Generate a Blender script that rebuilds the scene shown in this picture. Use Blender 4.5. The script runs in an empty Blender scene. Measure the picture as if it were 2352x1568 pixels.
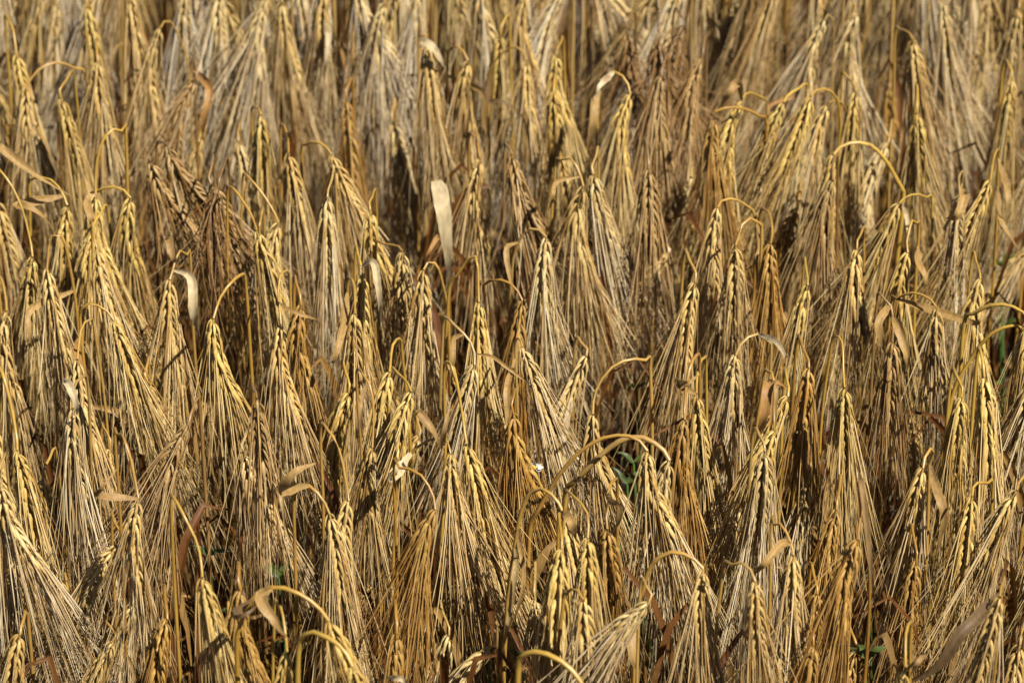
import bpy, math, random
import numpy as np
from mathutils import Vector
random.seed(11)
RNG = np.random.default_rng(11)
S = bpy.context.scene
COL = S.collection

# ------------------------------------------------------------------ camera, sky, sun, exposure
PITCH = math.radians(28.0)          # camera looks down on the crop by this much
H = 0.66                            # height of the canopy of nodding ears
DIST = 2.5                          # camera to canopy along the view axis
LENS = 142.0
CAM = np.array([0.0, 0.0, H + DIST * math.sin(PITCH)])
cam_d = bpy.data.cameras.new('camera')
cam = bpy.data.objects.new('camera', cam_d)
COL.objects.link(cam)
cam.location = CAM
cam.rotation_euler = (math.pi / 2 - PITCH, 0, 0)
cam_d.lens = LENS
cam_d.sensor_width = 36.0
cam_d.clip_start = 0.05
cam_d.clip_end = 200
cam_d.dof.use_dof = True
cam_d.dof.focus_distance = 2.44
cam_d.dof.aperture_fstop = 13.0
S.camera = cam

SUN_EL, SUN_AZ = math.radians(50), math.radians(142)     # azimuth clockwise from +Y: over the right shoulder
SUN_DIR = Vector((math.sin(SUN_AZ) * math.cos(SUN_EL), math.cos(SUN_AZ) * math.cos(SUN_EL), math.sin(SUN_EL)))
W = bpy.data.worlds.new('World')
S.world = W
W.use_nodes = True
nt = W.node_tree
bg = nt.nodes['Background']
sky = nt.nodes.new('ShaderNodeTexSky')
sky.sky_type = 'NISHITA'
sky.sun_disc = False
sky.sun_elevation = SUN_EL
sky.sun_rotation = SUN_AZ
sky.air_density = 0.4
sky.dust_density = 0.9
sky.ozone_density = 0.3
sky.altitude = 600
nt.links.new(sky.outputs[0], bg.inputs[0])
bg.inputs[1].default_value = 0.05
sd = bpy.data.lights.new('sun', 'SUN')
sd.energy = 5.0
sd.angle = math.radians(0.5)
sd.color = (1.0, 0.97, 0.90)
sun = bpy.data.objects.new('sun', sd)
COL.objects.link(sun)
sun.location = (2, -2, 6)
sun.rotation_euler = (-SUN_DIR).to_track_quat('-Z', 'Y').to_euler()
S.view_settings.view_transform = 'Standard'
S.view_settings.look = 'None'
S.view_settings.exposure = 1.34
S.view_settings.gamma = 1.0
S.render.engine = 'CYCLES'
S.cycles.max_bounces = 8
S.cycles.diffuse_bounces = 2
S.cycles.transmission_bounces = 4
S.cycles.use_denoising = True

# ------------------------------------------------------------------ picking points of the field
TW, TH = 2352.0, 1568.0             # pixel grid in which the field was surveyed
TANH = 18.0 / LENS
CP, SP = math.cos(PITCH), math.sin(PITCH)
def ray(u, v):
    x = (u / TW - .5) * 2 * TANH
    y = (.5 - v / TH) * 2 * TANH * TH / TW
    return np.array([x, CP + y * SP, -SP + y * CP])
def at(u, v, z):
    d = ray(u, v)
    return CAM + d * ((z - CAM[2]) / d[2])
def pxm(p):                          # survey pixels per metre at a point
    depth = (p[1]) * CP - (p[2] - CAM[2]) * SP
    return TW / (2 * TANH * depth)
def nrm(a):
    return a / np.maximum(np.linalg.norm(a, axis=-1, keepdims=True), 1e-9)

# ------------------------------------------------------------------ mesh building
class MB:
    def __init__(s):
        s.v, s.f, s.t, s.n = [], [], [], 0
    def add(s, v, faces, tint):
        v = np.asarray(v, float).reshape(-1, 3)
        off = s.n
        s.v.append(v); s.n += len(v)
        t = np.broadcast_to(np.asarray(tint, float), (len(v),)) if np.ndim(tint) < 2 else np.asarray(tint, float).reshape(-1)
        s.t.append(t)
        for f in faces:
            s.f.append(np.asarray(f) + off)
        return off
    def tubes(s, P, R, sides=3, tint=0.5, cap=False):
        P = np.asarray(P, float); n, k = P.shape[:2]
        R = np.broadcast_to(np.asarray(R, float), (n, k))
        T = nrm(np.gradient(P, axis=1))
        ref = nrm(RNG.normal(size=(n, 1, 3)))
        a = nrm(np.cross(T, np.broadcast_to(ref, T.shape)))
        b = np.cross(T, a)
        th = np.arange(sides) / sides * 2 * math.pi
        ring = (a[:, :, None] * np.cos(th)[None, None, :, None] + b[:, :, None] * np.sin(th)[None, None, :, None]) * R[:, :, None, None]
        V = P[:, :, None] + ring
        i = np.arange(n)[:, None, None] * k * sides
        j = np.arange(k - 1)[None, :, None] * sides
        c = np.arange(sides)[None, None, :]
        c2 = (c + 1) % sides
        F = np.stack([i + j + c, i + j + c2, i + j + sides + c2, i + j + sides + c], -1).reshape(-1, 4)
        tt = np.broadcast_to(np.asarray(tint, float).reshape(-1, 1, 1) if np.ndim(tint) == 1 else np.asarray(tint, float), (n, k, sides)) if np.ndim(tint) < 2 else np.broadcast_to(np.asarray(tint)[:, :, None], (n, k, sides))
        return s.add(V, [F], tt.reshape(n, -1))
    def build(s, name, mat, parent=None, color=None, smooth=True, loc=None):
        V = np.concatenate(s.v); T = np.concatenate(s.t)
        if loc is not None:
            V = V - np.asarray(loc)
        me = bpy.data.meshes.new(name)
        me.vertices.add(len(V)); me.vertices.foreach_set('co', V.ravel())
        sizes = np.concatenate([np.full(len(f), f.shape[1]) for f in s.f])
        loops = np.concatenate([f.ravel() for f in s.f])
        me.loops.add(len(loops)); me.loops.foreach_set('vertex_index', loops.astype(np.int32))
        me.polygons.add(len(sizes))
        me.polygons.foreach_set('loop_start', (np.cumsum(sizes) - sizes).astype(np.int32))
        if smooth:
            me.polygons.foreach_set('use_smooth', np.ones(len(sizes), bool))
        me.update(calc_edges=True)
        at_ = me.attributes.new('tint', 'FLOAT', 'POINT')
        at_.data.foreach_set('value', T.astype(np.float32))
        me.materials.append(mat)
        o = bpy.data.objects.new(name, me)
        COL.objects.link(o)
        if parent is not None:
            o.parent = parent
        if color is not None:
            o.color = (*color, 1)
        return o

# ------------------------------------------------------------------ materials
def mat_base(name):
    m = bpy.data.materials.new(name); m.use_nodes = True
    return m, m.node_tree.nodes, m.node_tree.links
def plant_mat(name, rough, spec, lo, hi, warm, noise_scale, noise_amt, transl=0.0, streak=False, spots=None, bump=0.0):
    """object colour x per-piece tint x fine noise; thin dry tissue lets some light through"""
    m, N, L = mat_base(name)
    bs = N['Principled BSDF']
    oi = N.new('ShaderNodeObjectInfo')
    at_ = N.new('ShaderNodeAttribute'); at_.attribute_name = 'tint'
    mr = N.new('ShaderNodeMapRange'); mr.inputs['To Min'].default_value = lo; mr.inputs['To Max'].default_value = hi
    L.new(at_.outputs['Fac'], mr.inputs['Value'])
    tc = N.new('ShaderNodeTexCoord')
    mp = N.new('ShaderNodeMapping')
    if streak:
        mp.inputs['Scale'].default_value = (1, 1, 0.12)
    L.new(tc.outputs['Object'], mp.inputs['Vector'])
    nz = N.new('ShaderNodeTexNoise'); nz.inputs['Scale'].default_value = noise_scale; nz.inputs['Detail'].default_value = 3
    L.new(mp.outputs[0], nz.inputs['Vector'])
    mr2 = N.new('ShaderNodeMapRange'); mr2.inputs['From Min'].default_value = .25; mr2.inputs['From Max'].default_value = .75
    mr2.inputs['To Min'].default_value = 1 - noise_amt; mr2.inputs['To Max'].default_value = 1 + noise_amt
    L.new(nz.outputs['Fac'], mr2.inputs['Value'])
    mu = N.new('ShaderNodeMath'); mu.operation = 'MULTIPLY'
    L.new(mr.outputs[0], mu.inputs[0]); L.new(mr2.outputs[0], mu.inputs[1])
    # darker pieces turn more orange, which puts warm shade into the colour
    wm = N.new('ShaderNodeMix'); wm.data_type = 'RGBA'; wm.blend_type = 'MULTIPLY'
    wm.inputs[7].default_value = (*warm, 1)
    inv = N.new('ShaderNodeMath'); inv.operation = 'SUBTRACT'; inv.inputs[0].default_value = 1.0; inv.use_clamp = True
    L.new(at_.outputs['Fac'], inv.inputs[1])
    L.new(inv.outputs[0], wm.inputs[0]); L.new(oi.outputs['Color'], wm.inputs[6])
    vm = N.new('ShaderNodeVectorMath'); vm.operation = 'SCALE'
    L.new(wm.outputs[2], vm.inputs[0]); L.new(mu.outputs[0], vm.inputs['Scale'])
    colr = vm.outputs[0]
    if spots:
        n2 = N.new('ShaderNodeTexNoise'); n2.inputs['Scale'].default_value = spots[0]; n2.inputs['Detail'].default_value = 4
        L.new(tc.outputs['Object'], n2.inputs['Vector'])
        r2 = N.new('ShaderNodeMapRange'); r2.inputs['From Min'].default_value = spots[1]; r2.inputs['From Max'].default_value = spots[1] + .1
        L.new(n2.outputs['Fac'], r2.inputs['Value'])
        sc = N.new('ShaderNodeMath'); sc.operation = 'MULTIPLY'; sc.inputs[1].default_value = .6
        L.new(r2.outputs[0], sc.inputs[0])
        mx = N.new('ShaderNodeMix'); mx.data_type = 'RGBA'; mx.inputs[7].default_value = (.16, .075, .025, 1)
        L.new(sc.outputs[0], mx.inputs[0]); L.new(colr, mx.inputs[6])
        colr = mx.outputs[2]
    L.new(colr, bs.inputs['Base Color'])
    bs.inputs['Roughness'].default_value = rough
    bs.inputs['Specular IOR Level'].default_value = spec
    if bump:
        bp = N.new('ShaderNodeBump'); bp.inputs['Strength'].default_value = bump; bp.inputs['Distance'].default_value = .0006
        L.new(nz.outputs['Fac'], bp.inputs['Height']); L.new(bp.outputs[0], bs.inputs['Normal'])
    if transl:
        tr = N.new('ShaderNodeBsdfTranslucent'); L.new(colr, tr.inputs['Color'])
        ms = N.new('ShaderNodeMixShader'); ms.inputs[0].default_value = transl
        L.new(bs.outputs[0], ms.inputs[1]); L.new(tr.outputs[0], ms.inputs[2])
        L.new(ms.outputs[0], N['Material Output'].inputs['Surface'])
    return m
M_EAR = plant_mat('barley kernel husk', .52, .28, .66, 1.16, (1.0, .77, .48), 420, .28, bump=.5, spots=(210, .66))
M_AWN = plant_mat('barley awn', .24, .5, .48, 1.30, (1.0, .70, .34), 60, .15, transl=.12)
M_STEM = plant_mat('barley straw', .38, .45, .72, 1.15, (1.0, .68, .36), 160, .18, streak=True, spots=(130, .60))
M_LEAF = plant_mat('dry barley leaf', .55, .25, .72, 1.12, (1.0, .72, .42), 500, .25, transl=.33, streak=True, spots=(45, .60), bump=.4)
M_GREEN = plant_mat('green weed leaf', .5, .3, .7, 1.2, (.9, 1.0, .8), 150, .2, transl=.3)
M_PETAL = plant_mat('white petal', .6, .2, .9, 1.1, (1, 1, 1), 200, .05, transl=.2)

def soil_mat():
    m, N, L = mat_base('dry soil')
    bs = N['Principled BSDF']; bs.inputs['Roughness'].default_value = .95
    tc = N.new('ShaderNodeTexCoord'); nz = N.new('ShaderNodeTexNoise')
    nz.inputs['Scale'].default_value = 25; nz.inputs['Detail'].default_value = 8
    L.new(tc.outputs['Object'], nz.inputs['Vector'])
    cr = N.new('ShaderNodeValToRGB')
    cr.color_ramp.elements[0].position = .3; cr.color_ramp.elements[0].color = (.035, .02, .01, 1)
    cr.color_ramp.elements[1].position = .7; cr.color_ramp.elements[1].color = (.13, .08, .04, 1)
    L.new(nz.outputs['Fac'], cr.inputs[0]); L.new(cr.outputs[0], bs.inputs['Base Color'])
    bp = N.new('ShaderNodeBump'); bp.inputs['Strength'].default_value = .8; bp.inputs['Distance'].default_value = .02
    L.new(nz.outputs['Fac'], bp.inputs['Height']); L.new(bp.outputs[0], bs.inputs['Normal'])
    return m
# ------------------------------------------------------------------ ground
g = bpy.data.meshes.new('ground')
n = 60
gx = np.linspace(-1, 1, n); gx = np.sign(gx) * np.abs(gx) ** 3 * 60
vv = [(x, y + 2.6, 0.012 * math.sin(x * 9 + 1) * math.cos(y * 7)) for y in gx for x in gx]
ff = [(j * n + i, j * n + i + 1, (j + 1) * n + i + 1, (j + 1) * n + i) for j in range(n - 1) for i in range(n - 1)]
g.from_pydata(vv, [], ff)
g.materials.append(soil_mat())
go = bpy.data.objects.new('ground', g); COL.objects.link(go); go['kind'] = 'structure'; go['label'] = 'dark dry soil under the barley'

# ------------------------------------------------------------------ colours (ear, beard, stem), real-world base colours
PAL = {
    'g': ((.67, .48, .19), (.80, .62, .315), (.50, .315, .08)),       # golden
    'y': ((.69, .50, .165), (.79, .605, .265), (.54, .355, .07)),       # yellow
    'p': ((.71, .545, .265), (.85, .71, .43), (.52, .365, .135)),     # pale
    'w': ((.72, .575, .31), (.90, .79, .54), (.53, .38, .145)),        # bleached
    'b': ((.47, .315, .135), (.68, .49, .24), (.31, .19, .075)),       # weathered brown
    'k': ((.29, .17, .065), (.44, .275, .115), (.25, .15, .055)),      # blackened
    'o': ((.50, .305, .085), (.58, .365, .12), (.43, .245, .05)),      # dull amber
}
def jit(c, amt=.10):
    k = .45 * (1 + random.uniform(-amt, amt)); c = (c[0], c[1] * .985, c[2] * .88); h = random.uniform(-.05, .05)
    return (c[0] * k * (1 + h * .3), c[1] * k, c[2] * k * (1 - h))

# ------------------------------------------------------------------ one ear with its beard
def spline(P, k):
    """Catmull-Rom through the points P, k samples evenly along it"""
    P = np.asarray(P, float)
    Q = np.vstack([2 * P[0] - P[1], P, 2 * P[-1] - P[-2]])
    out = []
    for i in range(1, len(Q) - 2):
        p0, p1, p2, p3 = Q[i - 1:i + 3]
        t = np.linspace(0, 1, 14, endpoint=False)[:, None]
        out.append(.5 * (2 * p1 + (p2 - p0) * t + (2 * p0 - 5 * p1 + 4 * p2 - p3) * t ** 2 + (3 * p1 - p0 - 3 * p2 + p3) * t ** 3))
    C = np.vstack(out + [P[-1:]])
    d = np.r_[0, np.cumsum(np.linalg.norm(np.diff(C, axis=0), axis=1))]
    s = np.linspace(0, d[-1], k)
    return np.stack([np.interp(s, d, C[:, j]) for j in range(3)], 1)

PROF_T = np.array([.10, .28, .50, .74, .99])
PROF_R = np.array([.60, .98, .95, .58, .26])
def ear_geo(ear, beard, A, L, fan, low=False, awn_len=.115, messy=0.0, roll=0.0, gaps=0.0, tidy=1.0):
    """A: points down the rachis from the neck. fan: (left, right) angle in degrees of the beard seen from the path"""
    nodes = int(L / .0029) if not low else 15
    C = spline(A, nodes + 1)
    T = nrm(np.gradient(C, axis=0))
    right = np.array([1.0, 0, 0])
    B = nrm(np.cross(T, right)); R_ = np.cross(B, T)            # B: towards / away from the viewer, R_: sideways
    s = np.linspace(0, 1, nodes + 1)
    if not low:
        off = ear.tubes(C[None], np.full((1, nodes + 1), .0009), 3, .5)
    ks = random.uniform(.93, 1.2)
    k_base, k_dir, k_out, k_len, k_w, k_node, k_phi, k_tint = [], [], [], [], [], [], [], []
    for i in range(nodes):
        side = 0 if i % 2 else math.pi
        rows = (0, 1.02, -1.02) if not low else ((1.0, -1.0) if i % 3 else (0, 1.0))
        sz = min(1, .62 + s[i] * 2.2) * min(1, .62 + (1 - s[i]) * 2.0)
        for r in rows:
            if random.random() < gaps: continue
            ph = side + r + roll + random.uniform(-.14, .14)
            out = R_[i] * math.cos(ph) + B[i] * math.sin(ph)
            a = math.radians(random.uniform(12, 22) * (1 + messy * .8) * (1.15 - .5 * s[i]) / tidy)
            k_base.append(C[i] + out * .0011); k_out.append(out)
            k_dir.append(T[i] * math.cos(a) + out * math.sin(a))
            sc = ks * sz * random.uniform(.88, 1.1)
            k_len.append((.0138 if r == 0 else .0130) * sc); k_w.append(.00146 * sc)
            k_node.append(i); k_phi.append(ph)
            k_tint.append(min(1, max(0, random.gauss(.58, .2) + (.1 if s[i] < .12 else 0))))
    kb, kd, ko = nrm(np.array(k_dir)), np.array(k_base), np.array(k_out)
    kd, kb = kb, kd
    kl, kw = np.array(k_len), np.array(k_w); kt = np.array(k_tint)
    ku = nrm(np.cross(kd, ko)); kv = np.cross(ku, kd)           # across, outward
    m = len(kb); sides = 4 if low else 6
    th = np.arange(sides) / sides * 2 * math.pi
    bul = np.sin(PROF_T * math.pi) * .10
    cen = kb[:, None] + kd[:, None] * (PROF_T * kl[:, None])[..., None] + kv[:, None] * (bul * kl[:, None])[..., None]
    rw = (PROF_R * kw[:, None])[..., None, None]
    V = cen[:, :, None] + ku[:, None, None] * np.cos(th)[None, None, :, None] * rw + kv[:, None, None] * np.sin(th)[None, None, :, None] * rw * .66
    nr = len(PROF_T)
    i_ = np.arange(m)[:, None, None] * nr * sides; j_ = np.arange(nr - 1)[None, :, None] * sides; c_ = np.arange(sides)[None, None]; c2 = (c_ + 1) % sides
    F = np.stack([i_ + j_ + c_, i_ + j_ + c2, i_ + j_ + sides + c2, i_ + j_ + sides + c_], -1).reshape(-1, 4)
    tn = np.clip(kt[:, None, None] + (PROF_T * .28 - .12)[None, :, None] + RNG.normal(0, .05, (m, nr, sides)), 0, 1)
    o2 = ear.add(V, [F], tn.reshape(m, -1))
    if not low:                                                 # foot of every kernel runs into the rachis
        foot = off + np.array(k_node) * 3
        st = o2 + np.arange(m) * nr * sides
        tri = np.stack([np.stack([foot, st + (c + 1) % sides, st + c], -1) for c in range(sides)], 1).reshape(-1, 3)
        ear.f.append(tri)
    # beard
    fl, fr = fan
    tipp = cen[:, -1]
    phi = np.array(k_phi)
    node = np.array(k_node)
    half, skew = (fl + fr) / 2, (fr - fl) / 2
    sr = s[node]
    side_ang = np.radians(skew * (.45 + .55 * sr) + 1.0 * half * np.cos(phi) * RNG.uniform(.1, 1.0, m) * np.where(RNG.random(m) < .08, 1.8, 1) + RNG.normal(0, 1.8 + 9 * messy, m))
    dep_ang = np.radians((half * .6 + 2) * np.sin(phi) * RNG.uniform(.2, 1.0, m) + RNG.normal(0, 1.8 + 9 * messy, m))
    Tn = T[node]
    # the beard hangs a little steeper than the ear
    down = np.array([0, 0, -1.0])
    ax = nrm(Tn * .62 + down * .38)
    d1 = nrm(ax + R_[node] * np.tan(side_ang)[:, None] + B[node] * np.tan(dep_ang)[:, None])
    if messy > .3:
        d1 = nrm(d1 + RNG.normal(0, messy * .55, (m, 3)))
    la = np.maximum(awn_len - .82 * L * sr, .03) * RNG.uniform(.82, 1.12, m)   # all bristles end at about one level
    short = RNG.random(m) < .10
    la = np.where(short, la * RNG.uniform(.3, .8, m), la)
    keep = RNG.random(m) < (.96 if not low else .75)
    kk = 6 if not low else 4
    t = np.linspace(0, 1, kk)
    bend = RNG.normal(0, .055 + .12 * messy, (m, 3)) + np.array([random.gauss(0, .02), 0, 0])
    d0 = nrm(kd * .45 + d1 * .55)
    P = tipp[:, None] + la[:, None, None] * (d0[:, None] * (t - t ** 2 * .5)[None, :, None] + d1[:, None] * (t ** 2 * .5 + t * 0)[None, :, None] + d1[:, None] * 0
        ) 
    P = tipp[:, None] + la[:, None, None] * (d0[:, None] * (t * (1 - t) ** 1)[None, :, None] * .55 + d1[:, None] * (t - .55 * t * (1 - t))[None, :, None] + bend[:, None] * (t ** 2)[None, :, None])
    r0 = RNG.uniform(.00029, .00054, m)[:, None]
    R = r0 * (np.array([1, .95, .8, .62, .42, .16]) if not low else np.array([1, .85, .55, .2]))[None]
    tt = np.clip(RNG.normal(.55, .30, m)[:, None] + np.linspace(.0, .12, kk)[None], 0, 1)
    beard.tubes(P[keep], R[keep], 3, tt[keep])
    if not low:                                                 # the finer bristles of the outer husks
        ex = RNG.random(m) < .62
        q = int(ex.sum())
        t0 = PROF_T[3]
        st_ = cen[ex, 3] + ku[ex] * (kw[ex] * RNG.choice([-.6, .6], q))[:, None]
        dx_ = nrm(d1[ex] + RNG.normal(0, .055, (q, 3)))
        P2 = st_[:, None] + (la[ex] * RNG.uniform(.7, 1.0, q))[:, None, None] * (dx_[:, None] * t[None, :, None] + bend[ex][:, None] * (t ** 2)[None, :, None] * -.8)
        beard.tubes(P2, R[ex] * .62, 3, np.clip(tt[ex] + RNG.normal(0, .2, (q, 1)), 0, 1))

def ribbon(mb, P, wid, face, k=16, tint=.55, fold=.18, tw=0.0, taper=True, cut=False):
    """a leaf blade along P, wid metres at its widest, its flat side towards `face`"""
    C = spline(P, k); T = nrm(np.gradient(C, axis=0))
    s = np.linspace(0, 1, k)
    sk = random.uniform(-.25, .25)
    pl = np.minimum(1, .30 + s * 2.6) * (np.clip((1.04 + min(sk, 0) - s) * random.uniform(1.4, 2.6), 0, 1) ** .8 if taper else 1)
    pr = np.minimum(1, .30 + s * 2.6) * (np.clip((1.04 - max(sk, 0) - s) * random.uniform(1.4, 2.6), 0, 1) ** .8 if taper else 1)
    if cut: pl = np.minimum(1, .06 + s * 1.15); pr = np.minimum(1, .06 + s * 1.25) * np.clip((1.03 - s) * 12, .3, 1)
    pl = np.maximum(pl * (1 + RNG.normal(0, .04, k)), .05); pr = np.maximum(pr * (1 + RNG.normal(0, .04, k)), .05)
    side0 = nrm(np.cross(T, np.broadcast_to(face, T.shape)))
    nor = np.cross(side0, T)
    ang = tw * s + .25 * np.sin(s * 5 + tw * 7)
    side = side0 * np.cos(ang)[:, None] + nor * np.sin(ang)[:, None]
    nor2 = np.cross(side, T)
    u = np.array([-1, -.5, 0, .5, 1.0])
    w = (wid * .5 * np.stack([pl, pl, (pl + pr) / 2, pr, pr], 1))[..., None]
    wav = (.16 * np.sin(s * 17 + tw * 9) + RNG.normal(0, .12, k))[:, None] * np.abs(u)[None]
    V = C[:, None] + side[:, None] * u[None, :, None] * w + nor2[:, None] * ((np.abs(u) * fold)[None] + wav)[..., None] * w
    q = len(u)
    i = np.arange(k - 1)[:, None] * q; c = np.arange(q - 1)[None]
    F = np.stack([i + c, i + c + 1, i + q + c + 1, i + q + c], -1).reshape(-1, 4)
    tn = np.clip(tint + np.array([0.12, -.1, .06, -.08, .12])[None] + RNG.normal(0, .05, (k, q)), 0, 1)
    mb.add(V, [F], tn)

def tag(o, label, cat, group=None):
    o['label'] = label; o['category'] = cat
    if group: o['group'] = group
def empty(name, loc):
    o = bpy.data.objects.new(name, None); COL.objects.link(o)
    o.empty_display_size = .02
    o.location = loc
    return o

GROUP = 'ripe nodding barley plants crowding the field'
PLANTS = {}
def plant(u, v, u2, v2, fan, colk, arch, label, z=None, group=GROUP, leaves=1, low_leaf=True, awn=None, messy=0.0, key=None, tidy=1.0, stout=1.0):
    zt = H + random.uniform(-.012, .012) if z is None else z
    P = at(u, v, zt)
    s = pxm(P)
    dx, dz = (u2 - u) / s, -(v2 - v) / (s * CP)
    L = math.hypot(dx, dz)
    want = min(max(L * 1.10, .058), .095)
    k = want / max(L, 1e-5); dx *= k; dz *= k; L = want
    dy = random.uniform(-.18, .12) * L
    # rachis: a slightly bowed line
    bow = random.uniform(-.05, .05) * L
    d = np.array([dx, dy, dz])
    perp = np.array([dz, 0, -dx])
    A = [P, P + d * .33 + perp * .04 + np.array([bow, 0, 0]), P + d * .68 + perp * .03 + np.array([bow * .8, 0, 0]), P + d]
    pal = PAL[colk]
    # stem, from the neck over the arch and down to the soil
    back = random.uniform(.018, .035)
    if arch:
        pts = [P]
        for n_, (au, av) in enumerate(arch):
            f = (n_ + 1) / len(arch)
            pts.append(P + np.array([(au - u) / s, back * .75 * f, -(av - v) / (s * CP)]))
        lx = pts[-1][0]; ddx = pts[-1][0] - pts[-2][0]; lz = pts[-1][2]
        if lz > zt - .02 or True:
            up = pts[-1][2] >= pts[-2][2]
            if up:                                  # the arch leaves the view at its top: carry it over and down
                sg = 1 if ddx >= 0 else -1
                pts.append(pts[-1] + np.array([sg * .003 + ddx * .3, .012, -.002]))
                pts.append(pts[-1] + np.array([sg * .002, .010, -.015]))
                lx = pts[-1][0]; lz = pts[-1][2]; ddx = sg * .002
            else:
                ddz = pts[-1][2] - pts[-2][2]
                if abs(ddx) > .4 * abs(ddz):
                    pts.append(pts[-1] + np.array([ddx * .5, .006, ddz * .8 - abs(ddx) * .55]))
                    ddx *= .3; lx = pts[-1][0]; lz = pts[-1][2]
            pts.append(np.array([lx + ddx * .4 + random.uniform(-.004, .004), pts[-1][1] + .006, lz - .10]))
            lx = pts[-1][0]
    else:
        sg = random.choice((-1, 1)); w = random.uniform(.000, .007); hgt = random.uniform(.004, .009)
        q = -d / L
        pts = [P, P + q * hgt * .7, P + np.array([sg * w * .6, back * .5, hgt]), P + np.array([sg * w, back, hgt * .5]),
               P + np.array([sg * w * 1.25, back * 1.2, -.05]), P + np.array([sg * w * 1.4, back * 1.3, -.16])]
        lx = pts[-1][0]
    bx = lx + random.uniform(-.03, .03); by = pts[-1][1] + random.uniform(0, .05)
    base = np.array([bx, by, 0.0])
    mid = pts[-1] * .5 + base * .5 + np.array([random.uniform(-.008, .008), 0, 0])
    pts += [mid, base]
    # the last centimetre before the ear follows the ear's own line
    ss = np.concatenate([np.linspace(0, .36, 36), np.linspace(.40, 1, 12)])
    C = spline(pts, 500)[np.round(ss * 499).astype(int)]
    root = empty('barley_plant', base)
    tag(root, label, 'barley plant', group)
    st = MB()
    tt = ss
    rad = np.interp(tt, [0, .05, .25, .5, 1], [.00085, .00105, .00125, .0017, .0021])
    rad = rad * stout * random.uniform(.76, 1.05) * (1 + RNG.normal(0, .03, 48))
    tn = np.clip(np.interp(tt, [0, .15, .5, 1], [.72, .62, .45, .3]) + random.uniform(-.15, .15) + RNG.normal(0, .03, 48), 0, 1)  # darkens towards the soil: shade low in the stand put into the tint
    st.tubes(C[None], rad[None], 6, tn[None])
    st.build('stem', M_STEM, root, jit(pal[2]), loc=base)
    e, b = MB(), MB()
    ear_geo(e, b, A, L, fan, awn_len=awn or random.uniform(.108, .145), messy=messy, roll=math.pi / 2 * 0 + random.gauss(0, .45), gaps=.10 if colk in 'bk' else random.choice((.01, .01, .02, .05, .18)), tidy=tidy)
    eo = e.build('ear', M_EAR, root, jit(pal[0]), loc=base)
    b.build('beard', M_AWN, eo, jit((pal[1][0] * 1.18, pal[1][1] * 1.17, pal[1][2] * 1.36)), smooth=False, loc=base)
    for _ in range(leaves):
        q = random.randint(18, 38)
        p0 = C[q]; az = random.uniform(0, 2 * math.pi); ln = random.uniform(.06, .13)
        dr = np.array([math.cos(az), math.sin(az) * .6, 0])
        lf = MB()
        rise = random.uniform(-.01, .035)
        ribbon(lf, [p0, p0 + dr * ln * .16 + np.array([0, 0, rise]), p0 + dr * ln * .3 + np.array([0, 0, rise * .6 - .02]), p0 + dr * ln * .38 + np.array([0, 0, -ln * .55]), p0 + dr * ln * .42 + np.array([random.uniform(-.01, .01), 0, -ln])],
               random.uniform(.004, .0075), nrm(np.array([random.uniform(-.8, .8), -1, .3])), tint=random.uniform(.3, .75), tw=random.uniform(-1.6, 1.6), fold=random.uniform(.1, .6))
        lf.build('leaf', M_LEAF, root, jit((.52, .35, .14), .25), loc=base)
    rec = dict(root=root, P=P, base=base, s=s, u=u, v=v, C=C)
    if key: PLANTS[key] = rec
    return rec

def hero_leaf(key, pts, wpx, col, dd=-.006, label=None, tw=None, fold=None, face=None, taper=True):
    cut = col.endswith('!'); col = col[0]
    r = PLANTS[key]; P = r['P']; s = r['s']
    base = r['base']
    Q = []
    for n_, (au, av) in enumerate(pts):
        Q.append(P + np.array([(au - r['u']) / s, dd - .01 * math.sin(n_ / max(1, len(pts) - 1) * math.pi), -(av - r['v']) / (s * CP)]))
    st = r['C']; dq = np.linalg.norm(st - Q[0], axis=1) + np.where(st[:, 2] > Q[0][2] + .004, .05, 0)
    near = st[int(np.argmin(dq))]
    if .004 < np.linalg.norm(near - Q[0]) < .06 and taper and not cut:
        Q.insert(0, near)                               # the blade leaves its own stem here
    lf = MB()
    c = {'w': (.88, .78, .56), 't': (.62, .43, .185), 'p': (.64, .49, .24), 'd': (.24, .165, .09), 'o': (.58, .34, .13), 'k': (.52, .355, .17)}[col]
    ribbon(lf, Q, min(wpx, 22 + (wpx - 22) * .6) * .86 / s, nrm(np.array((-.1, -1, .5) if cut else face if face else [random.uniform(-.35, .5), -1, .45])), k=22, tint=.6, tw=.1 if cut else random.uniform(-.5, .5) if tw is None else tw,
           fold=random.uniform(.1, .7) if fold is None else fold, taper=taper, cut=cut)
    o = lf.build('leaf', M_LEAF, r['root'], jit(c, .06), loc=base)
    if label: o['label'] = label
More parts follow.
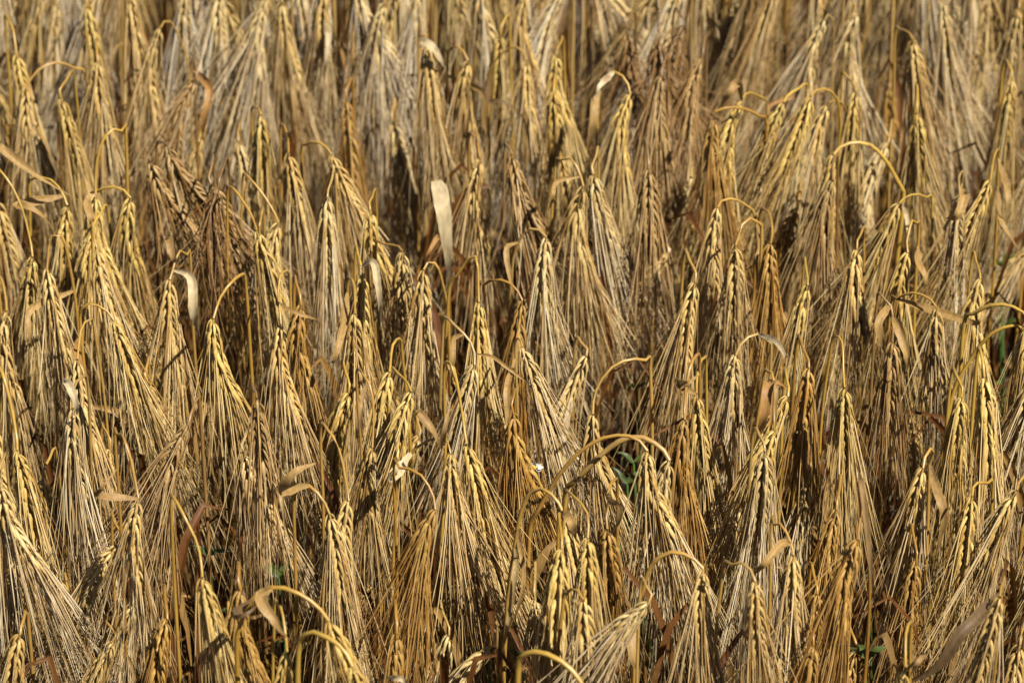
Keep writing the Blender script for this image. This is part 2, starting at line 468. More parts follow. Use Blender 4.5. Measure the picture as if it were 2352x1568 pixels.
# ------------------------------------------------------------------ the plants the photograph shows one by one:
# key, neck, ear tip, beard angles, colour, points of the stem back from the neck, what it looks like
HERO = [
('A1',(200,12),(210,110),(10,8),'y',None,'thin blurred yellow ear on the top edge, near the top left corner'),
('A2',(38,125),(50,205),(9,12),'y',[(30,85),(18,72)],'small yellow ear by the left edge with a pale leaf hook above'),
('A3',(60,200),(108,375),(16,18),'g',[(85,172),(125,160),(170,182)],'golden ear by the left edge on an orange arch reaching right'),
('A4',(225,143),(240,312),(22,10),'g',None,'broad golden ear whose beard sweeps toward the left edge'),
('A5',(298,-12),(320,158),(10,10),'g',None,'tall golden ear cut by the top edge above a pale beard'),
('A6',(427,-20),(424,165),(8,8),'w',None,'pale straight ear cut by the top edge in the pale group'),
('A7',(368,65),(357,280),(9,12),'g',[(374,58),(388,62),(408,108),(424,200)],'long slim ear on a tight brown arch, upper left'),
('A8',(450,182),(425,262),(30,6),'b',None,'short brown lax ear leaning left, beard streaming lower left'),
('A9',(508,-32),(506,95),(22,14),'w',None,'whitest beard hanging from the top edge, upper left'),
('A10',(612,2),(598,125),(34,6),'w',None,'pale ear with stiff white beard fanned far to the left'),
('A11',(648,4),(683,178),(10,12),'g',None,'big golden ear at the top edge beside the white fan'),
('A12',(745,-14),(742,78),(6,6),'g',None,'narrow ear at the top edge above a hanging pale leaf'),
('A13',(600,265),(597,430),(8,11),'y',[(592,258),(580,270),(572,300)],'straight yellow ear standing alone between brown tangle and tall pale beard'),
('A14',(385,335),(455,430),(10,24),'b',[(372,336),(362,350),(352,380)],'brown drooping ear with beard blown to the right, topmost of the tangle'),
('A15',(345,372),(420,505),(10,26),'b',[(340,380),(338,430),(341,560)],'brown ear hung from a thick dark upright stem'),
('A16',(485,425),(535,540),(14,24),'b',None,'brown ear with messy upward bristles, right side of the tangle'),
('A17',(663,352),(700,535),(12,9),'g',[(660,340),(654,330)],'long golden ear leaning right, left one of a pair left of centre'),
('A18',(762,356),(830,500),(12,14),'g',[(748,345),(728,342),(705,350),(694,368)],'golden ear leaning right on a brown arch reaching left'),
('A19',(155,473),(150,570),(8,8),'y',[(140,448),(112,431),(80,437),(64,452)],'yellow ear near the left edge under a flat orange arch'),
('A20',(220,447),(240,550),(8,12),'y',[(219,428),(226,372),(245,330),(268,318),(281,330)],'yellow ear under the tall hook shaped orange neck'),
('A21',(300,455),(305,560),(7,7),'y',[(282,441),(255,440),(225,452),(210,468)],'short bright ear on a low arch, its beard in deep shade'),
('A22',(215,535),(218,590),(6,6),'y',None,'small bright yellow tip peeping above a larger golden ear'),
('A23',(640,512),(642,640),(8,8),'g',[(630,498),(600,460),(575,440)],'golden ear with twisted rows under a slanting brown leaf'),
('A24',(590,530),(612,610),(8,8),'y',[(575,512),(540,480)],'small yellow ear under a slanting orange stem left of centre'),
('A25',(752,452),(750,565),(6,6),'p',None,'small pale ear in shade behind the leaning pair'),
('A26',(140,225),(158,315),(9,9),'y',None,'blurred yellowish ear deep among stalks, upper left'),
('B1',(815,-18),(828,115),(9,9),'o',None,'ear at the top edge crossed by a grey shadow band'),
('B2',(882,8),(880,195),(14,15),'p',None,'huge pale ear at the top edge with the longest flowing beard'),
('B3',(983,102),(998,240),(8,16),'g',[(978,90),(966,95),(960,120)],'golden ear under a bent pale leaf, top middle'),
('B4',(1075,140),(1080,290),(9,9),'g',[(1062,122),(1045,118),(1032,135),(1027,170)],'golden ear hung from a small brown arch, top middle'),
('B5',(1207,-12),(1220,125),(9,11),'g',None,'golden ear cut by the top edge, right above another long ear'),
('B6',(1210,140),(1228,290),(12,12),'g',[(1198,124),(1178,124),(1150,150),(1122,218)],'golden ear whose long brown arch slopes down left, top middle'),
('B7',(1278,125),(1295,210),(7,8),'y',None,'yellowish ear above a brighter yellow one, top middle'),
('B8',(1272,212),(1276,335),(8,8),'y',None,'bright yellow necked ear right of the long sloping arch'),
('B9',(1150,80),(1145,150),(7,7),'y',None,'small blurred ear deep between two long ones, top middle'),
('B10',(1448,217),(1440,325),(10,12),'y',[(1440,195),(1418,178),(1398,190),(1385,212)],'yellow ear on a dull arch beside a round ended tan leaf'),
('B11',(1519,175),(1522,292),(9,9),'b',None,'dark headed grey ear with straight pale beard below the black tuft'),
('B12',(1490,388),(1493,505),(10,9),'b',None,'dull grey brown ear, lower one of the grey column'),
('B13',(1103,365),(1118,560),(11,14),'g',[(1098,352),(1094,342)],'symmetrical golden ear with tent shaped beard, centre of the field'),
('B14',(1175,355),(1212,460),(8,32),'b',[(1170,350),(1163,362)],'small grey ear with beard splayed lower right'),
('B15',(1362,400),(1392,490),(8,16),'p',None,'pale ear tucked right behind one on a brown arch'),
('B16',(1340,428),(1348,560),(9,17),'g',[(1332,405),(1318,382),(1302,377),(1285,392),(1276,415)],'golden ear with broad beard on an upright brown arch'),
('B17',(1255,545),(1270,760),(9,22),'p',[(1243,536),(1225,534),(1203,550),(1188,585),(1175,660)],'plump herringbone ear on a grey green arch, middle of the field'),
('B18',(925,578),(928,680),(8,10),'g',[(915,576),(895,582),(872,592)],'short plump ear above and left of a pale arched one'),
('B19',(850,483),(872,545),(7,9),'y',None,'little yellow ear behind the beard of the leaning pair'),
('C1',(1895,45),(1873,182),(34,6),'p',[(1900,40),(1912,52),(1920,90),(1921,160)],'pale ear with beard fanned lower left, top right'),
('C2',(1968,28),(1970,165),(19,20),'p',[(1962,18),(1950,20)],'dark headed ear with a wide white cone of beard, top right'),
('C3',(2165,5),(2185,135),(12,36),'p',None,'pale ear with white beard fanned far right, top right corner'),
('C4',(2097,92),(2113,190),(9,28),'g',[(2090,86),(2076,88),(2068,100)],'golden ear under a small arch with beard to the lower right'),
('C5',(1612,135),(1598,210),(22,10),'b',None,'fuzzy brown ear beneath the black tuft at the top edge'),
('C6',(1703,232),(1692,300),(10,8),'y',[(1715,226),(1735,238),(1758,262)],'blurred yellow ear at the left end of a thin arch'),
('C7',(1800,236),(1788,295),(14,6),'y',[(1812,230),(1838,228)],'small bright ear hidden behind a lower left sweeping one'),
('C8',(1862,222),(1830,310),(26,2),'y',[(1872,216),(1895,216),(1925,242),(1937,300),(1938,345)],'yellow ear leaning left with a beard sweeping far lower left'),
('C9',(1900,243),(1880,395),(16,6),'g',[(1912,243),(1935,256),(1952,290)],'golden ear right beside the sweeping yellow one'),
('C10',(1966,212),(1960,315),(8,8),'y',[(1962,206),(1948,210)],'smooth yellow ear in front of the white cone'),
('C11',(2107,260),(2117,375),(7,25),'y',None,'yellow ear with stiff pale beard pointing lower right'),
('C12',(1640,275),(1652,360),(10,8),'o',[(1645,264),(1680,262),(1720,275),(1752,300)],'dull ear below two thin orange arches'),
('C13',(1915,355),(1912,430),(14,12),'y',[(1925,345),(1958,336),(2000,345),(2040,385),(2072,440),(2086,480)],'ear on the longest yellow arch, curving right behind a grey ear'),
('C14',(1913,415),(1913,590),(13,14),'b',[(1914,405),(1917,398)],'tall grey brown ear with white beard, right of centre'),
('C15',(2065,468),(2022,585),(26,2),'y',[(2080,464),(2110,466),(2138,486)],'yellow ear leaning left over a splayed beard'),
('C16',(1648,477),(1643,625),(18,7),'g',[(1656,471),(1685,474),(1720,500),(1745,560)],'plump golden ear on a right hand arch above a smaller one'),
('C17',(2205,450),(2207,580),(7,7),'p',[(2208,438)],'pale straight ear under a folded tan leaf, right side'),
('C18',(2275,415),(2245,490),(22,4),'y',[(2282,398),(2290,386)],'small yellow ear leaning left near the right edge'),
('C19',(1690,563),(1690,715),(12,13),'g',[(1696,545),(1708,522),(1724,516),(1742,530),(1752,560)],'bright golden ear under a small round arch, below another'),
('C20',(1770,560),(1778,710),(14,8),'o',[(1776,548),(1772,530)],'dark shaded ear right of the small round arch'),
('C21',(2340,20),(2322,235),(8,8),'g',None,'blurred tall ear on the right edge, top corner'),
('C22',(2325,180),(2318,290),(8,8),'y',None,'blurred yellow ear by the right edge under a taller one'),
('D1',(75,590),(62,690),(9,7),'y',[(70,570),(55,510),(30,460),(0,430)],'yellow ear on a long stem coming over from the left edge'),
('D2',(108,617),(140,800),(13,9),'g',[(110,598),(116,562),(128,551),(142,562),(152,620),(164,760)],'big golden ear beneath a hairpin neck, left side'),
('D3',(222,570),(268,725),(9,18),'g',None,'big dark grooved golden ear leaning right, left side'),
('D4',(262,736),(295,835),(9,18),'y',[(248,722),(222,711),(198,713),(182,735),(178,790)],'yellow ear under a dark orange arch, left side'),
('D5',(15,715),(22,855),(9,8),'g',[(10,700),(0,680)],'golden ear on the left edge, mid height'),
('D6',(390,642),(405,862),(24,13),'g',[(396,628),(404,605),(412,598),(425,615)],'great fan bearded golden ear with the widest spread, left of centre'),
('D7',(490,732),(525,860),(13,15),'y',[(495,720),(508,695),(532,673)],'golden ear on an orange stem bent to the right above it'),
('D8',(645,745),(675,940),(10,10),'g',[(643,730),(639,690),(641,665)],'straight golden ear on an upright orange neck, left of centre'),
('D9',(168,938),(178,1125),(6,8),'p',[(166,925),(168,912)],'large soft focus pale ear with a curled leaf on top'),
('D10',(590,915),(600,1070),(11,9),'b',[(585,910),(578,925)],'grey frosted ear with straight beard, lower left of centre'),
('D11',(597,535),(602,610),(6,6),'g',None,'small golden ear mostly behind its neighbours, left of centre'),
('D12',(692,700),(698,780),(6,6),'o',None,'faint thin ear in shade under a small tan leaf'),
('D13',(40,1035),(52,1120),(8,12),'y',[(36,1018),(24,960),(5,900)],'yellow ear at the lower left edge on a long straight neck'),
('D14',(-8,985),(18,1150),(5,12),'g',None,'large golden ear cut by the left edge, lower half'),
('D15',(178,825),(195,920),(7,10),'g',[(178,810),(182,790)],'slim ear beside a tan leaf below the dark orange arch'),
('D16',(432,976),(400,1090),(20,4),'b',None,'feathery lax ear leaning left under the great fan'),
('E1',(833,632),(842,800),(12,11),'y',None,'broad golden ear with a brown scorched top, centre'),
('E2',(815,722),(810,935),(12,14),'g',[(814,708),(811,690)],'long herringbone ear hanging in front of the scorched top one'),
('E4',(973,620),(978,785),(15,11),'g',[(978,613),(990,614),(1004,630),(1018,690),(1027,760)],'bright ear on a grey green arch falling to the right, centre'),
('E5',(1100,693),(1106,830),(10,9),'y',[(1099,680),(1098,640),(1096,608),(1075,620),(1045,670),(1030,705)],'slim yellow ear on a straight upright orange neck, centre'),
('E6',(1200,690),(1200,780),(8,8),'o',[(1190,676),(1170,662),(1145,660),(1118,672),(1106,690)],'dark mottled ear on a low arch beside the herringbone one'),
('E7',(1200,798),(1262,950),(10,24),'p',[(1196,796),(1188,808),(1184,850)],'tan ear bent over with beard pointing right, lower centre'),
('E8',(1090,838),(1065,930),(16,2),'p',[(1092,826),(1082,800),(1060,780),(1040,768)],'curved pale ear hanging lower left from a thin twisted leaf'),
('E9',(895,855),(885,925),(8,8),'y',[(897,842),(900,826)],'small pale ear with a cut straw top, lower centre'),
('E10',(945,900),(925,1005),(24,0),'y',[(935,893),(915,890)],'yellow ear with beard brushed left, lower centre'),
('E11',(1362,950),(1390,1060),(8,14),'g',[(1362,932),(1375,895),(1405,862),(1445,850),(1480,858),(1490,868)],'ear under an orange arch over the dark gap, right of centre'),
('E12',(855,1028),(870,1235),(9,10),'g',[(857,1005),(858,940),(848,900),(838,895)],'large straight ear on a long upright neck, lower centre'),
('E13',(1037,1040),(1058,1200),(7,16),'g',[(1025,1020),(1000,1022),(965,1045),(930,1090),(912,1130),(905,1200)],'large plump ear on an orange arch, left one of touching twins'),
('E14',(1180,950),(1212,1065),(8,10),'o',None,'shaded ear behind a long tan blade, lower centre'),
('E15',(1072,1020),(1098,1135),(7,22),'y',[(1068,1008),(1060,960),(1043,880)],'yellow topped ear, right one of the touching twins'),
('F1',(1597,648),(1580,800),(12,7),'g',None,'golden ear half behind white beard, right of centre'),
('F2',(2085,580),(2092,745),(8,8),'y',[(2083,560),(2092,532),(2100,528),(2112,550)],'thin yellow ear crossed by a slanting straw, right side'),
('F3',(1690,815),(1697,935),(16,12),'p',[(1698,800),(1718,784),(1740,782),(1762,800),(1775,840)],'pale ear on an ochre arch, beard spread both ways'),
('F4',(2050,785),(2050,915),(11,12),'b',[(2051,765),(2050,735),(2043,710),(2030,703),(2022,712)],'whitish grey ear on a hook neck between two tan leaves'),
('F5',(2152,708),(2172,860),(8,17),'g',[(2140,698),(2112,692),(2085,702),(2066,725)],'golden ear on an ochre arch reaching left, right side'),
('F6',(2252,640),(2256,695),(8,8),'y',None,'small yellow ear beside the green patch, right side'),
('F7',(1600,905),(1612,990),(9,9),'y',[(1602,890),(1609,878)],'small golden ear below a curled tan leaf'),
('F8',(1573,965),(1580,1030),(7,7),'o',[(1573,950),(1578,900),(1590,868)],'narrow amber ear hanging from a bent grey neck'),
('F9',(1858,845),(1845,965),(9,9),'o',None,'dull rough ear in shade, right lower middle'),
('F10',(1810,910),(1795,975),(9,6),'y',None,'plump yellow ear peeping out beside a golden straw'),
('F11',(1940,890),(1948,995),(9,10),'y',[(1939,870),(1938,826)],'yellow ear on a straight cut straw, right lower middle'),
('F12',(1780,990),(1768,1050),(10,8),'y',[(1779,970),(1778,900)],'yellow ear end on a thick golden straw, above a whiter ear'),
('F13',(1757,1036),(1750,1225),(11,10),'p',None,'big whitish ear with open rows, lower right'),
('F14',(2260,865),(2264,910),(6,6),'y',None,'tiny blurred yellow ear under the right hand arches'),
('F15',(2210,912),(2210,965),(8,10),'y',None,'soft yellow ear among straws near the right edge'),
('F16',(1855,655),(1850,705),(6,6),'y',None,'tiny yellow ear seen through white beard'),
('F17',(1968,572),(1978,670),(9,12),'g',None,'golden ear behind the tall grey ear, right of centre'),
('G1',(318,1145),(318,1345),(9,13),'g',[(312,1125),(300,1070),(286,1038),(272,1034),(262,1050)],'bold golden ear with side rows on double orange necks, lower left'),
('G2',(465,1325),(482,1400),(7,9),'y',[(462,1312),(452,1270),(425,1225),(408,1205)],'small bright ear deep in the lower left gap'),
('G3',(552,1355),(578,1500),(8,8),'o',None,'amber ear in shade behind the big foreground arch'),
('G4',(757,1180),(778,1325),(10,10),'g',[(745,1158),(722,1134),(702,1128),(684,1145),(672,1200)],'golden ear on a grey green arch, lower left of centre'),
('G5',(755,1425),(812,1575),(8,16),'y',[(730,1398),(690,1375),(645,1365),(605,1378),(570,1415),(548,1470),(535,1540)],'yellow ear on the thickest foreground arch, bottom edge'),
('G6',(660,1500),(668,1590),(7,8),'y',[(655,1480),(645,1440)],'ear under a broad tan leaf at the bottom edge'),
('G7',(810,1530),(840,1620),(6,10),'y',[(790,1500),(755,1483),(720,1478),(695,1500),(680,1560)],'ear on a small soft arch leaving by the bottom edge'),
('G8',(2,1110),(48,1215),(8,14),'p',None,'pale ear at the left edge with bold white foreground beard'),
('H3',(1295,1180),(1348,1375),(8,14),'g',[(1283,1160),(1262,1142),(1240,1139),(1215,1160),(1195,1215),(1182,1300),(1165,1450)],'big ear leaning right on an ochre arch, bottom middle'),
('H4',(1340,1377),(1372,1565),(7,17),'g',[(1330,1368),(1315,1370),(1302,1395)],'large foreground ear overlapping the one above it, bottom middle'),
('H5',(1487,1035),(1518,1125),(7,7),'g',[(1470,1018),(1435,1010),(1385,1022),(1330,1062),(1285,1120),(1262,1165),(1232,1225)],'ear on the upper of two great golden arches'),
('H6',(1538,1058),(1547,1245),(13,10),'p',[(1528,1044),(1500,1028),(1465,1022),(1420,1042),(1370,1090),(1335,1135),(1312,1168)],'plump ear on the lower of two great golden arches'),
('H7',(1395,1215),(1398,1275),(8,9),'o',[(1394,1195),(1400,1150)],'tiny dry ear hanging under a curled leaf in the dark gap'),
('H8',(1000,1170),(972,1350),(12,4),'o',[(994,1145),(970,1112),(940,1105),(915,1112)],'lax amber ear in shade below a small orange arch'),
('H9',(800,1150),(798,1260),(7,7),'g',[(798,1135),(785,1070),(768,1030),(755,1025)],'ear behind the straight long necked one, lower centre'),
('H10',(1350,1235),(1352,1325),(7,8),'y',[(1352,1215),(1346,1192),(1325,1185)],'yellow ear just right of the bottom middle arch'),
('H11',(1490,1385),(1462,1435),(20,2),'p',None,'ragged stripped ear with bare yellow spine, bottom right of centre'),
('H12',(1290,1260),(1285,1330),(7,7),'y',None,'yellow ear in shade behind the bottom middle arch'),
('H13',(1345,1590),(1380,1680),(8,10),'y',[(1325,1560),(1285,1532),(1240,1524),(1205,1540),(1190,1600)],'yellow arch alone rising from the bottom edge, its ear outside'),
('I2',(2120,1075),(2112,1270),(19,9),'g',[(2122,1064),(2134,1047),(2145,1050),(2147,1080),(2143,1115)],'golden ear with wide tent beard on a small hook, lower right'),
('I3',(2233,1140),(2222,1285),(11,9),'y',[(2240,1130),(2262,1142),(2285,1162)],'golden ear with a bare twisted tip, near the right edge'),
('I4',(2335,1126),(2282,1295),(26,3),'g',[(2345,1120),(2365,1118)],'golden ear leaning left from the right edge, lower corner'),
('I5',(2297,1370),(2267,1520),(22,4),'g',[(2302,1362),(2312,1370),(2314,1400)],'big ear in the bottom right corner beside a dark leaf'),
('I6',(1823,1275),(1832,1435),(9,15),'g',[(1818,1258),(1805,1240),(1792,1234),(1782,1250)],'golden ear on a brown arch with a tan leaf to its left'),
('I7',(1615,1305),(1630,1505),(7,21),'g',[(1600,1292),(1570,1280),(1535,1282),(1505,1308),(1488,1345),(1478,1400),(1468,1450)],'large foreground ear on a dark arch, lower right'),
('I8',(1735,1335),(1748,1490),(9,19),'g',[(1728,1320),(1712,1310),(1695,1312),(1675,1332)],'ear on a small brown arch close right of the foreground one'),
('I9',(1970,1240),(1955,1335),(17,6),'o',[(1975,1225),(1982,1205)],'shaded brown ear leaning left beside a thin tan blade'),
('I10',(2080,1540),(2082,1620),(8,8),'y',[(2082,1520),(2085,1488)],'small yellow ear tip at the bottom edge, lower right'),
('I12',(2385,850),(2368,960),(22,2),'p',None,'pale beard entering from the right edge, mid height'),
('I13',(2366,735),(2372,830),(9,9),'y',[(2350,726),(2320,720),(2280,730),(2245,760)],'arch leaving by the right edge, upper of two'),
('T1',(1440,72),(1452,140),(30,30),'k',None,'blackened shaggy ear at the top edge, left one of the dark tuft'),
('T2',(1512,92),(1528,160),(30,30),'k',None,'blackened shaggy ear in the middle of the dark tuft'),
('T3',(1570,60),(1560,125),(30,30),'k',None,'blackened shaggy ear at the top edge, right one of the dark tuft'),
('T4',(502,432),(498,490),(30,30),'k',None,'small dark shaggy ear inside the brown tangle, upper left'),
('I14',(2372,775),(2378,860),(9,9),'y',[(2355,762),(2330,757),(2290,775),(2262,808),(2240,850),(2200,960)],'arch leaving by the right edge, lower of two'),
]
HERO_LEAF = [
('A12',[(752,72),(750,110),(742,170)],22,'w'),
('A8',[(482,198),(472,245),(460,312)],22,'o'),
('A19',[(8,332),(60,362),(115,398),(190,458)],20,'t'),
('A19',[(38,467),(70,460),(98,478),(116,515)],30,'t'),
('A20',[(203,450),(212,480),(214,512)],22,'t'),
('B13',[(1027,610),(1031,520),(1022,430),(1010,356)],56,'w!'),
('B3',[(968,92),(990,90),(1012,118),(1022,150)],22,'w'),
('B4',[(1106,192),(1112,240),(1124,290),(1118,360)],18,'t'),
('B10',[(1378,188),(1370,220)],20,'w'),
('B10',[(1364,222),(1358,265),(1350,345)],26,'t'),
('B6',[(1118,220),(1150,212),(1176,224),(1192,255)],18,'d'),
('B16',[(1276,412),(1268,430),(1260,480)],16,'t'),
('C17',[(2210,432),(2192,462),(2172,484)],28,'t'),
('C18',[(2298,484),(2322,512),(2348,562)],24,'t'),
('C18',[(2312,430),(2310,505)],18,'t'),
('C13',[(2088,478),(2094,520),(2092,560)],16,'w'),
('C16',[(1745,552),(1728,580),(1712,610)],24,'t'),
('C1',[(1780,215),(1768,235),(1755,262)],14,'o'),
('C6',[(1690,180),(1672,185),(1655,230)],24,'t'),
('E1',[(860,588),(872,650),(872,742)],20,'w'),
('D6',[(440,632),(446,690),(455,768)],28,'w'),
('D6',[(392,542),(404,570),(411,600)],26,'k'),
('D2',[(72,690),(68,730),(75,790)],22,'t'),
('D9',[(158,868),(176,884),(182,915),(176,945)],22,'w'),
('G4',[(648,1100),(662,1064),(690,1038),(730,1040)],42,'t'),
('D8',[(655,694),(700,698),(745,728)],12,'t'),
('D4',[(178,785),(190,830),(196,900)],20,'o'),
('E2',[(782,748),(768,788),(756,812)],26,'t'),
('B17',[(1163,570),(1178,640),(1192,705)],15,'t'),
('E13',[(902,1075),(912,1042),(940,1020)],40,'w'),
('E13',[(963,925),(990,938),(1008,975),(1016,1015)],22,'t'),
('E13',[(1015,1020),(1022,965),(1037,912)],18,'k'),
('E12',[(838,893),(832,930),(838,1010)],14,'k'),
('E7',[(1165,880),(1172,960),(1180,1060),(1186,1110)],18,'t'),
('E8',[(1130,815),(1165,825),(1200,850),(1228,884)],10,'t'),
('E8',[(1042,768),(1040,800),(1034,880)],16,'t'),
('F4',[(2028,705),(2010,720),(2022,760),(2034,805)],22,'t'),
('F4',[(2058,732),(2078,780),(2084,835)],30,'t'),
('F12',[(1762,880),(1750,935),(1733,1015)],32,'o'),
('F7',[(1560,872),(1580,852),(1606,850)],24,'t'),
('F5',[(2222,732),(2245,714),(2262,706)],22,'t'),
('F2',[(2108,598),(2125,620),(2118,672)],26,'t'),
('F3',[(1778,768),(1798,784),(1806,802)],16,'w'),
('G5',[(603,1352),(640,1382),(664,1448)],40,'t'),
('G5',[(538,1388),(570,1362),(606,1354)],22,'d'),  # side turned from the sun, its shade put into the colour
('G6',[(890,1532),(912,1512),(932,1520),(945,1570)],16,'w'),
('D10',[(638,1100),(650,1150),(668,1248)],14,'p'),
('G1',[(236,1118),(248,1080),(276,1058)],22,'k'),
('H7',[(1403,1136),(1422,1131),(1420,1165),(1400,1218)],18,'t'),
('H3',[(1196,1240),(1202,1290),(1190,1350),(1166,1435)],16,'t'),
('H3',[(1185,1300),(1165,1420),(1148,1510)],18,'p'),
('H3',[(1298,1158),(1312,1165),(1322,1225)],24,'t'),
('I7',[(1450,1430),(1458,1480),(1478,1535)],32,'t'),
('I6',[(1794,1240),(1755,1262),(1732,1312)],24,'t'),
('I9',[(1966,1080),(1985,1200),(2000,1310),(2022,1445)],18,'k'),
('I2',[(2150,1106),(2164,1148),(2158,1265)],26,'t'),
('I5',[(2245,1403),(2200,1424),(2150,1500),(2075,1562)],44,'d'),  # shaded underside of the leaf put into its dark colour
('C17',[(2190,478),(2120,580),(2045,702)],9,'p'),
('F12',[(1775,872),(1778,985)],11,'p'),
('F10',[(1778,878),(1770,950),(1766,1000)],14,'o'),
('F11',[(2330,1180),(2310,1280),(2280,1400)],12,'p'),
('I10',[(2118,1488),(2100,1488),(2088,1545)],16,'k'),
('E4',[(1006,540),(985,560),(978,600)],16,'o'),
]
rs = random.Random(5)
for key, a, b, fan, ck, arch, lab in HERO:
    kw = {}
    if key in ('A14', 'A16'): kw = dict(messy=.28)
    if key[0] == 'T': kw = dict(messy=.42, awn=.10)
    if key in ('A15', 'B14', 'C5', 'D16', 'B11', 'B12'): kw = dict(messy=.18)
    if key in ('D6', 'B2', 'A9', 'A10', 'A5', 'A6', 'A11', 'B1', 'C1', 'C2', 'C3', 'C14', 'C16', 'G8', 'I2', 'I4', 'I5', 'I7', 'D9', 'E13', 'F13'): kw['awn'] = .158
    if key in ('H5', 'H6', 'G5', 'G7', 'I7', 'H3', 'C13', 'H13', 'I13', 'I14'): kw['stout'] = 1.55
    plant(a[0], a[1], b[0], b[1], fan, ck, arch, 'barley plant, ' + lab, key=key, **kw)
for key, pts, w, c in HERO_LEAF:
    hero_leaf(key, pts, w, c, dd=-.04 if c.endswith('!') else rs.uniform(-.012, -.002))

# ------------------------------------------------------------------ the plants between them, lower in the stand and half hidden
GAPS = [(1330,270,90,100),(1000,590,90,80),(1150,620,50,90),(1430,760,80,120),(2230,440,80,80),(2020,1250,80,120),(1450,1260,100,150),(1200,1280,60,120),(700,1330,60,110),(310,640,70,90),(480,1300,70,100),(60,60,80,60),(1750,1180,40,80),(2200,1330,60,90),(1450,1080,110,130),(1440,940,70,70),(1455,1240,80,120),(2300,620,60,60),(475,1290,60,80),(1210,1240,55,110),(1130,1080,50,70),
        (2020,1240,60,90),(1410,770,60,100),(290,620,55,70),(1000,580,70,70),(660,1320,60,80),(360,640,50,60),(1150,640,40,60),(1330,300,70,80)]
names = {h[0]: h[6] for h in HERO}
def free_spot(pts):
    best, bd = None, -1
    for _ in range(9):
        u, v = random.uniform(-110, 2460), random.uniform(-60, 1500)
        if any(((u - a) / c) ** 2 + ((v + 150 - b) / (d + 150)) ** 2 < 1 for a, b, c, d in GAPS): continue
        if not pts: return u, v
        d = min(((u - p[0]) / 1.0) ** 2 + ((v - p[1]) / 1.5) ** 2 for p in pts)
        if d > bd: bd, best = d, (u, v)
    return best
taken = [(h[1][0], h[1][1]) for h in HERO]
N_FILL = 138
used = {}
for i in range(N_FILL):
    u, v = free_spot(taken)
    if i < 34: u, v = (i + random.random()) / 34 * 2500 - 80, random.uniform(-270, -40)      # heads just above the frame, beards in it
    taken.append((u, v))
    lean = random.gauss(0, 24)
    ck = random.choice('gggggyypppoob') if i >= 34 else random.choice('wwpwp' if u < 1050 else 'gppwpg')
    ln = random.uniform(150, 215)
    near = min(HERO, key=lambda h: (h[1][0] - u) ** 2 + (h[1][1] - v) ** 2)
    sidew = 'left of' if u < near[1][0] - 12 else 'right of' if u > near[1][0] + 12 else 'behind'
    colw = {'g': 'golden', 'y': 'yellowish', 'o': 'amber', 'p': 'pale', 'w': 'bleached', 'b': 'grey brown'}[ck]
    ref = ' '.join(names[near[0]].split(',')[0].split()[:8])
    lab = f'{"half hidden" if i >= 34 else "tall out of focus"} {colw} barley {sidew} the {ref}'
    lab = ' '.join(lab.split()[:16])  # at most sixteen words
    zz = H - random.uniform(.045, .125) if i >= 34 else H + .005
    sc = 1.0
    plant(u, v, u + lean * 2.2, v + ln, (random.uniform(6, 13), random.uniform(6, 13)), ck, None, lab, z=zz, leaves=2, group=GROUP, awn=.185 if i < 34 else None)
# ------------------------------------------------------------------ deep crop: stems, dry leaves and sunken ears nobody could count
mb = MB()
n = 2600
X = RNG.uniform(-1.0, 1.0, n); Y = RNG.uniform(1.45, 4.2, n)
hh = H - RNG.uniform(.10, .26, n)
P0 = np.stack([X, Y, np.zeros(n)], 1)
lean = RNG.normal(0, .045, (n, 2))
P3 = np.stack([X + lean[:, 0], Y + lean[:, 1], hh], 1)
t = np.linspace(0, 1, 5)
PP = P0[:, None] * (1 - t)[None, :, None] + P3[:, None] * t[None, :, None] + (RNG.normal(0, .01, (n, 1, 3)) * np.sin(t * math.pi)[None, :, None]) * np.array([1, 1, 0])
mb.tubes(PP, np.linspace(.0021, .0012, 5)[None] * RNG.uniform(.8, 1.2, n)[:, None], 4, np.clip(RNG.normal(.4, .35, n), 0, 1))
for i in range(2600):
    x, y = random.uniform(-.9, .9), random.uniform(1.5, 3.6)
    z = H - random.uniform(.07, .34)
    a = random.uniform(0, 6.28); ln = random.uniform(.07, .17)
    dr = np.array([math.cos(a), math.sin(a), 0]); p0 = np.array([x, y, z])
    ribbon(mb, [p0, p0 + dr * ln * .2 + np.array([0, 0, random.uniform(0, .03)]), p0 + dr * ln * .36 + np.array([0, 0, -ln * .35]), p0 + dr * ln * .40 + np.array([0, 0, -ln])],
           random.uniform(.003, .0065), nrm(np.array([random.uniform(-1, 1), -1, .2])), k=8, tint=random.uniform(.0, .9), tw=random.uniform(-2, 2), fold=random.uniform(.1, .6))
mb.build('dry_undergrowth', M_LEAF, None, (.095, .04, .0095))  # brown dead straw, darkened further to put deep shade into the gaps
und = bpy.data.objects['dry_undergrowth']; und['kind'] = 'stuff'; und['label'] = 'tangle of dry barley stems and leaves under the ears'

